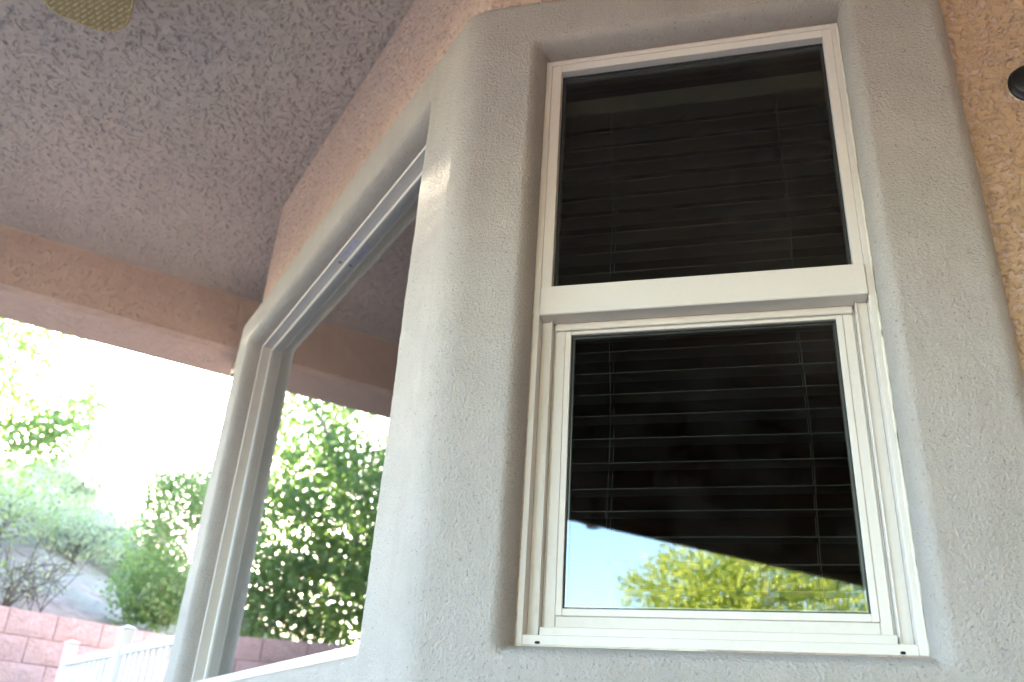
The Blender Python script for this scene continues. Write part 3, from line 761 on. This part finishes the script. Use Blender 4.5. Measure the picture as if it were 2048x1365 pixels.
# ------------------------------------------------------------------ wall light at the right edge
lc = (0.842, 1.822)
lamp = empty('wall_light', PR(lc[0], 0.0, lc[1]), 'black outdoor wall light on the tan lace stucco beside the bay', 'wall light')
def around(u, v, w): return PR(lc[0] + u, w, lc[1] + v)
mb = MB(); mb.lathe([(0.050, 0.0), (0.0515, 0.010), (0.049, 0.013), (0.046, 0.014), (0.044, 0.026), (0.041, 0.030), (0.020, 0.034), (0.008, 0.035)], 32, fn=lambda a, b_, c_: around(a, b_*1.22, c_)); mb.build('back_plate', M_black, lamp, True)
mb = MB(); mb.lathe([(0.054, 0.0), (0.055, 0.004), (0.0505, 0.0065)], 32, fn=lambda a, b_, c_: around(a, b_*1.22, c_)); mb.build('caulk_ring', M_caulk, lamp, True)
mb = MB(); mb.tube([around(0, 0.0, 0.02), around(0.03, 0.0, 0.06), around(0.09, 0.0, 0.09), around(0.16, 0.0, 0.10)], 0.009, 10); mb.build('arm', M_black, lamp, True)
cF = lambda a, b_, c_: (PR(lc[0]+0.21, 0.105, 0)[0] + a, PR(lc[0]+0.21, 0.105, 0)[1] + b_, lc[1] + c_ - 0.05)
mb = MB(); mb.lathe([(0.006, 0.165), (0.02, 0.15), (0.065, 0.11), (0.07, 0.10), (0.055, 0.095)], 6, fn=cF); mb.build('lantern_cap', M_black, lamp); mb = MB(); mb.lathe([(0.030, -0.055), (0.045, -0.05), (0.045, -0.04), (0.02, -0.035)], 6, fn=cF)
mb.build('lantern_base', M_black, lamp)
mb = MB()
for k in range(6):
    a = math.pi/3*k; mb.tube([cF(0.043*math.cos(a), 0.043*math.sin(a), -0.042), cF(0.055*math.cos(a), 0.055*math.sin(a), 0.098)], 0.003, 5)
mb.build('lantern_bars', M_black, lamp)
mb = MB(); mb.lathe([(0.040, -0.042), (0.052, 0.096)], 6, fn=cF); mb.build('lantern_glass', M_lamp_glass, lamp)

# ------------------------------------------------------------------ pink block wall
bw = empty('block_wall', (-8.30, 0.0, FLOOR), 'pink split-face block retaining wall below the hillside', 'wall')
wd = Vector((-0.40, 1.0, 0)).normalized(); wn_ = Vector((wd.y, -wd.x, 0))       # along, outward (towards the house)
bh, bl_ = 0.2015, 0.405
protos = []
for k in range(5):
    n1, n2 = 7, 5; V_ = []; F_ = []
    U_, Z_ = np.meshgrid(np.linspace(0.0035, bl_-0.005, n1), np.linspace(0.003, bh-0.0045, n2), indexing='ij')
    e_ = np.minimum(np.minimum(U_, bl_-U_)/0.02, np.minimum(Z_, bh-Z_)/0.02); e_ = np.clip(e_, 0, 1)
    D_ = -0.010 * (1-e_)**2 + 0.016 * fbm(U_*9+k*7, Z_*9+k*3, 31+k, 2) * e_
    P = [(wd*u + wn_*d + Vector((0,0,z))) for u, d, z in zip(U_.ravel(), D_.ravel(), Z_.ravel())]
    idx = np.arange(n1*n2).reshape(n1, n2)
    Fq = [tuple(q) for q in np.stack([idx[:-1,:-1], idx[1:,:-1], idx[1:,1:], idx[:-1,1:]], -1).reshape(-1,4)]
    bnd = list(idx[:,0]) + list(idx[-1,1:]) + list(idx[::-1,-1][1:]) + list(idx[0,::-1][1:-1])
    nb_ = len(P); P += [P[i] - wn_ * (0.17 + D_.ravel()[i]) for i in bnd]; m_ = len(bnd)
    Fq += [(bnd[i], nb_+i, nb_+(i+1) % m_, bnd[(i+1) % m_]) for i in range(m_)]
    protos.append(mesh('block', np.array([tuple(p) for p in P]), [tuple(int(i) for i in f) for f in Fq], M_block))
zt = 1.0; rows = 8; cnt = 0
t_first = 0.205                                  # joint on the top course, measured along the wall
for r_ in range(rows):
    zb = zt - (r_+1)*bh - FLOOR
    off = t_first + (0.5*bl_ if r_ % 2 else 0)
    for c_ in range(-18, 19):
        t = off + c_*bl_ - 0.003
        p = wd*t + wn_*(-0.0 + 0.012*r_)
        inst('block', protos[random.randrange(5)], bw, (p.x, p.y, zb), (random.uniform(-.006,.006), random.uniform(-.006,.006), random.uniform(-.006,.006))); cnt += 1
mb = MB()
def fw_(t, d, z): p = Vector((-8.30, 0, 0)) + wd*t + wn_*d; return (p.x, p.y, z)
mb.box((t_first-18*bl_-.05, -0.165, FLOOR-.06), (t_first+19*bl_, -0.016, zt-0.012), fw_)
mb.build('mortar', M_mortar, bw)

# ------------------------------------------------------------------ white fence
f0 = Vector((-8.36, 0.70, 0)); f1 = Vector((-5.42, 1.105, 0)); fd_ = (f1-f0).normalized(); fnn = Vector((-fd_.y, fd_.x, 0)); FL = (f1-f0).length
fence = empty('picket_fence', (f0.x, f0.y, FLOOR), 'white vinyl picket fence running from the pink wall towards the house', 'fence')
def ffn(t, d, z): p = f0 + fd_*t + fnn*d; return (p.x, p.y, z)
def lf(mb_): return np.array(mb_.v)
posts = [0.0, 1.49, FL-0.02]
mb = MB(); mb.bbox((-.044, -.044, FLOOR), (.044, .044, 0.772), 0.004, ffn); mb.bbox((-.052, -.052, 0.7725), (.052, .052, 0.785), 0.003, ffn)
mb.add([ffn(-.046,-.046,.7855), ffn(.046,-.046,.7855), ffn(.046,.046,.7855), ffn(-.046,.046,.7855), ffn(0,0,.803)], [(0,1,4),(1,2,4),(2,3,4),(3,0,4),(3,2,1,0)])
V_ = np.array(mb.v) + [0,0,Z0] - np.array(fence.location); post_me = mesh('post', V_, mb.f, M_white)
for t in posts: inst('post', post_me, fence, tuple(fd_*t))
for (za, zb_) in ((0.600, 0.652), (FLOOR+0.08, FLOOR+0.14)):
    for a, b_ in zip(posts[:-1], posts[1:]):
        mb = MB(); mb.bbox((a+.045, -.021, za), (b_-.045, .021, zb_), 0.003, ffn); mb.build('rail', M_white, fence)
mb = MB(); mb.bbox((-.019, -.011, FLOOR+.141), (.019, .011, 0.599), 0.002, ffn)
pk_me = mesh('picket', np.array(mb.v) + [0,0,Z0] - np.array(fence.location), mb.f, M_white)
for a, b_ in zip(posts[:-1], posts[1:]):
    m_ = 12
    for k in range(1, m_): inst('picket', pk_me, fence, tuple(fd_ * (a + (b_-a)*k/m_)))

# ------------------------------------------------------------------ trees and shrubs
def leaf_cloud(name, cents, m, parent, size, droop=0.3, fold=0.35, elong=1.7):
    """many small folded leaves at given centres"""
    n = len(cents); C = np.asarray(cents)
    d = RNG.normal(size=(n, 3)); d[:, 2] -= droop; d /= np.linalg.norm(d, axis=1)[:, None]
    q = RNG.normal(size=(n, 3)); s_ = np.cross(d, q); s_ /= np.linalg.norm(s_, axis=1)[:, None]; nn_ = np.cross(d, s_)
    L = size * RNG.uniform(0.65, 1.3, n)[:, None]; Wd = L / elong * 0.5
    a = C - d*L*0.5; b_ = C + d*L*0.5; midp = C - d*L*0.05
    l = midp + s_*Wd + nn_*Wd*fold; r_ = midp - s_*Wd + nn_*Wd*fold
    V_ = np.stack([a, l, b_, r_], 1).reshape(-1, 3); i = np.arange(n)*4
    F_ = np.concatenate([np.stack([i, i+1, i+2], 1), np.stack([i, i+2, i+3], 1)])
    return mk(name, V_, F_, m, parent)
def grow(mb, tips, p, d, L, r_, depth, spread=0.6, up_=0.15, nseg=5, maxd=3):
    pts = [p.copy()]; rad = [r_]; q = p.copy(); dd = d.copy()
    for k in range(nseg):
        dd = (dd + Vector((random.gauss(0, .13), random.gauss(0, .13), random.gauss(0, .10) + up_*0.2))).normalized()
        q = q + dd * (L/nseg); pts.append(q.copy()); rad.append(max(0.004, r_ * (1 - 0.45*(k+1)/nseg)))
    mb.tube(pts, rad, 8 if depth == 0 else 6 if depth == 1 else 5)
    if depth >= 1: tips += [pts[k].copy() for k in range(2, len(pts))]
    if depth < maxd:
        for k in range(random.choice((2, 3, 3)) + (1 if depth == 0 else 0)):
            j = random.randint(max(2, nseg-3), nseg); ax = Vector((random.gauss(0,1), random.gauss(0,1), random.gauss(0,1))).cross(dd).normalized()
            nd = (Quaternion(ax, random.uniform(0.35, 0.95)*spread*1.6) @ dd + Vector((0,0,up_))).normalized()
            grow(mb, tips, pts[j], nd, L*random.uniform(0.6, 0.8), rad[j]*random.uniform(.55, .75), depth+1, spread, up_, nseg, maxd)
def tree(name, base_, trunk, blobs, nleaf, size, m_leaf, label, cat, group=None, m_bark=None, clump=0.28, limbs=10, holes=0.0, elong=1.7, r0=0.12, per=26):
    """tree: base point, trunk top, ellipsoid blobs (x,y,z,rx,ry,rz,weight) filled with clumps of leaves"""
    m_bark = m_bark or M_bark
    root = empty(name, base_, label, cat, group)
    mb = MB(); b0 = Vector(base_); t0 = Vector(trunk)
    mbt = MB(); pts = [b0 + (t0-b0)*k/6 + Vector((random.gauss(0,.03), random.gauss(0,.03), 0))*(k > 0) for k in range(7)]
    pts[0] = b0 - Vector((0, 0, 0.15)); mbt.tube(pts, [r0*(1.25 if k == 0 else 1 - 0.06*k) for k in range(7)], 10); mbt.build('trunk', m_bark, root, True)
    wts = np.array([bq[6] for bq in blobs], float); wts /= wts.sum()
    ncl = max(1, nleaf // per); cl = []
    for bq, w_ in zip(blobs, wts):
        k = int(round(ncl*w_)); 
        v = RNG.normal(size=(k, 3)); v /= np.linalg.norm(v, axis=1)[:, None]; v *= RNG.uniform(0.25, 1.0, k)[:, None] ** 0.45
        c_ = v * np.array(bq[3:6]) + np.array(bq[:3])
        if holes > 0:
            f_ = fbm(c_[:,0]*0.9 + c_[:,2]*0.6, c_[:,1]*0.9 - c_[:,2]*0.7, 5, 2); c_ = c_[f_ > -0.25 + holes*0.5 - 0.25]
        cl.append(c_)
    cl = np.concatenate(cl)
    # limbs reach from the trunk to a spread of the clumps
    sel = cl[RNG.permutation(len(cl))[:limbs*7]]
    for k in range(limbs):
        e_ = Vector(sel[k % len(sel)]); s_ = pts[random.randint(3, 6)]
        m1 = s_.lerp(e_, 0.35) + Vector((random.gauss(0,.12), random.gauss(0,.12), random.uniform(-.05,.25))); m2 = s_.lerp(e_, 0.7) + Vector((random.gauss(0,.12), random.gauss(0,.12), random.uniform(0,.2)))
        r_ = r0 * random.uniform(.28, .5); br = MB(); br.tube([s_, s_.lerp(m1, .5), m1, m1.lerp(m2, .5), m2, m2.lerp(e_, .5), e_], [r_, r_*.85, r_*.7, r_*.58, r_*.45, r_*.3, r_*.12], 6)
        for q in range(6):
            tp = Vector(sel[(limbs + k*6 + q) % len(sel)])
            st = (m1, m2, m1.lerp(m2, .5), m2.lerp(e_, .5))[q % 4]
            if (tp-st).length < 1.9: br.tube([st, st.lerp(tp, .5) + Vector((random.gauss(0,.08), random.gauss(0,.08), random.gauss(0,.08))), tp], [r_*.35, r_*.22, 0.004], 5)
        br.build('branch', m_bark, root, True)
    pp = np.repeat(cl, per, 0) + RNG.normal(size=(len(cl)*per, 3)) * clump * np.array([1, 1, .7]) * RNG.uniform(.5, 1.1, len(cl)*per)[:, None]
    leaf_cloud('crown', pp, m_leaf, root, size, elong=elong)
    return root
GROUND_B = lambda x, y: float(hill_h(np.array([x]), np.array([y]))[0])
tree('ash_tree', (-10.9, -2.9, 0.85), (-10.8, -2.6, 2.3),
     [(-10.9,-2.5,4.4,2.4,2.1,1.8,5), (-10.8,-0.78,4.35,0.95,0.85,1.0,1.6), (-10.6,-1.55,2.85,1.2,1.15,1.1,4.2), (-10.3,-1.55,1.80,0.9,1.15,0.62,2.8), (-10.9,-0.22,3.15,0.5,0.40,0.35,0.22), (-10.9,-0.05,3.22,0.5,0.26,0.42,0.30), (-10.8,0.36,3.68,0.9,0.12,0.44,0.6), (-10.8,0.08,3.2,0.3,0.16,0.20,0.12), (-10.2,-1.15,1.42,0.8,1.0,0.32,1.0), (-10.4,-0.85,2.25,0.8,0.45,0.8,1.4), (-11.2,-4.4,3.8,1.8,1.6,1.9,1.8), (-10.7,-3.2,2.4,1.2,1.2,1.2,1.6)],
     66000, 0.074, M_leaf, 'large leafy green tree above the pink wall, its right branches against the white sky', 'tree', None, clump=0.24, limbs=26, holes=0.35, r0=0.15)
tree('small_tree', (-11.0, 2.05, 1.0), (-11.0, 2.05, 1.7),
     [(-11.0,1.68,1.75,0.6,0.50,0.45,2.6), (-11.0,1.62,2.65,0.55,0.42,0.50,1.5), (-11.1,1.85,2.95,0.55,0.52,0.35,1.2)],
     12000, 0.055, M_leaf_mid, 'small bright green tree half hidden by the grey bay edge', 'tree', None, clump=0.13, limbs=8, r0=0.05)
for i, (x, y, hh, ww, nn_, m_, lab) in enumerate((
        (-18.0, 2.3, 1.0, 0.9, 3200, M_leaf_pale, 'dense pale shrub on the slope just left of the small green tree'),
        (-13.6, -0.1, 0.9, 0.9, 2600, M_leaf_pale, 'low grey green shrub behind the bare dark twigs'),
        (-16.0, 0.55, 1.5, 1.1, 6000, M_leaf_pale, 'airy pale green shrub just below the hill peak'),
        (-15.2, 1.75, 1.0, 0.85, 4200, M_leaf_pale, 'low pale green shrub under the sloping right skyline'),
        (-13.0, -0.75, 1.3, 0.9, 2300, M_leaf_pale, 'pale green shrub at the left picture edge below the ash tree'),
        (-20.5, 1.2, 1.1, 1.0, 3600, M_leaf_pale, 'pale green shrub on the hill crest'),
        (-14.0, 0.9, 0.8, 0.8, 2200, M_leaf_pale, 'thin pale shrub on the middle of the bare slope'))):
    z = GROUND_B(x, y)
    tree('desert_shrub', (x, y, z - .05), (x, y, z + 0.25*hh), [(x, y, z+0.6*hh, ww, ww, 0.48*hh, 1)], nn_, 0.055, m_, lab, 'shrub', 'desert shrubs on the hillside', M_twig, clump=0.16, limbs=12, r0=0.03, per=14)
# bare twiggy shrub against the slope
bs = empty('bare_shrub', (-10.3, 0.15, 0.92), 'bare dark twiggy shrub just above the pink wall', 'shrub')
mb = MB(); tips = []
for k in range(7): grow(mb, tips, Vector((-10.3+random.gauss(0,.1), 0.1+random.gauss(0,.2), 0.85)), Vector((random.gauss(0,.35), random.gauss(0,.6), 1)).normalized(), 0.55, 0.016, 0, 0.75, 0.05, 5, 3)
mb.build('branches', M_twig, bs)
leaf_cloud('foliage', np.array([tuple(t) for t in tips])[::3] + RNG.normal(size=(len(tips[::3]), 3))*.04, M_leaf_pale, bs, 0.04)
# sunlit tree behind the lens, seen in the lower pane
tree('garden_tree', (11.9, -10.9, FLOOR-.05), (11.9, -10.9, 1.0),
     [(11.9,-10.9,2.9,2.7,2.7,2.2,4), (10.2,-11.9,3.6,1.5,1.5,1.4,2.2), (10.4,-12.0,2.4,1.8,1.8,2.0,2.2), (13.2,-9.6,3.4,2.0,2.0,1.8,2), (11.6,-10.6,4.4,1.7,1.7,1.0,1.2)],
     30000, 0.11, M_leaf_sun, 'sunlit yellow-green tree reflected in the lower right pane', 'tree', None, clump=0.26, limbs=14, r0=0.14)
# boulders on the crest
for k, (y, s_, lb) in enumerate(((1.75, .26, 'tan boulder highest on the sloping hill skyline'), (2.35, .30, 'tan boulder halfway down the sloping hill skyline'), (3.0, .27, 'tan boulder lowest on the hill skyline beside the small green tree'))):
    x = -29.2; z = GROUND_B(x, y)
    bm = bmesh.new(); bmesh.ops.create_icosphere(bm, subdivisions=3, radius=1)
    for v in bm.verts:
        f_ = 1 + 0.35*float(perlin(np.array([v.co.x*1.7+k*5]), np.array([v.co.y*1.7+v.co.z*2.1]), k)[0]); v.co = Vector((v.co.x*s_*f_, v.co.y*s_*1.25*f_, v.co.z*s_*.8*f_))
    V_ = np.array([tuple(v.co) for v in bm.verts]) + [x, y, z]; F_ = [tuple(v.index for v in f.verts) for f in bm.faces]; bm.free()
    bo = mk('boulder', V_, F_, M_rock, None, False)
    tag(bo, lb, 'boulder', 'boulders along the hill crest')
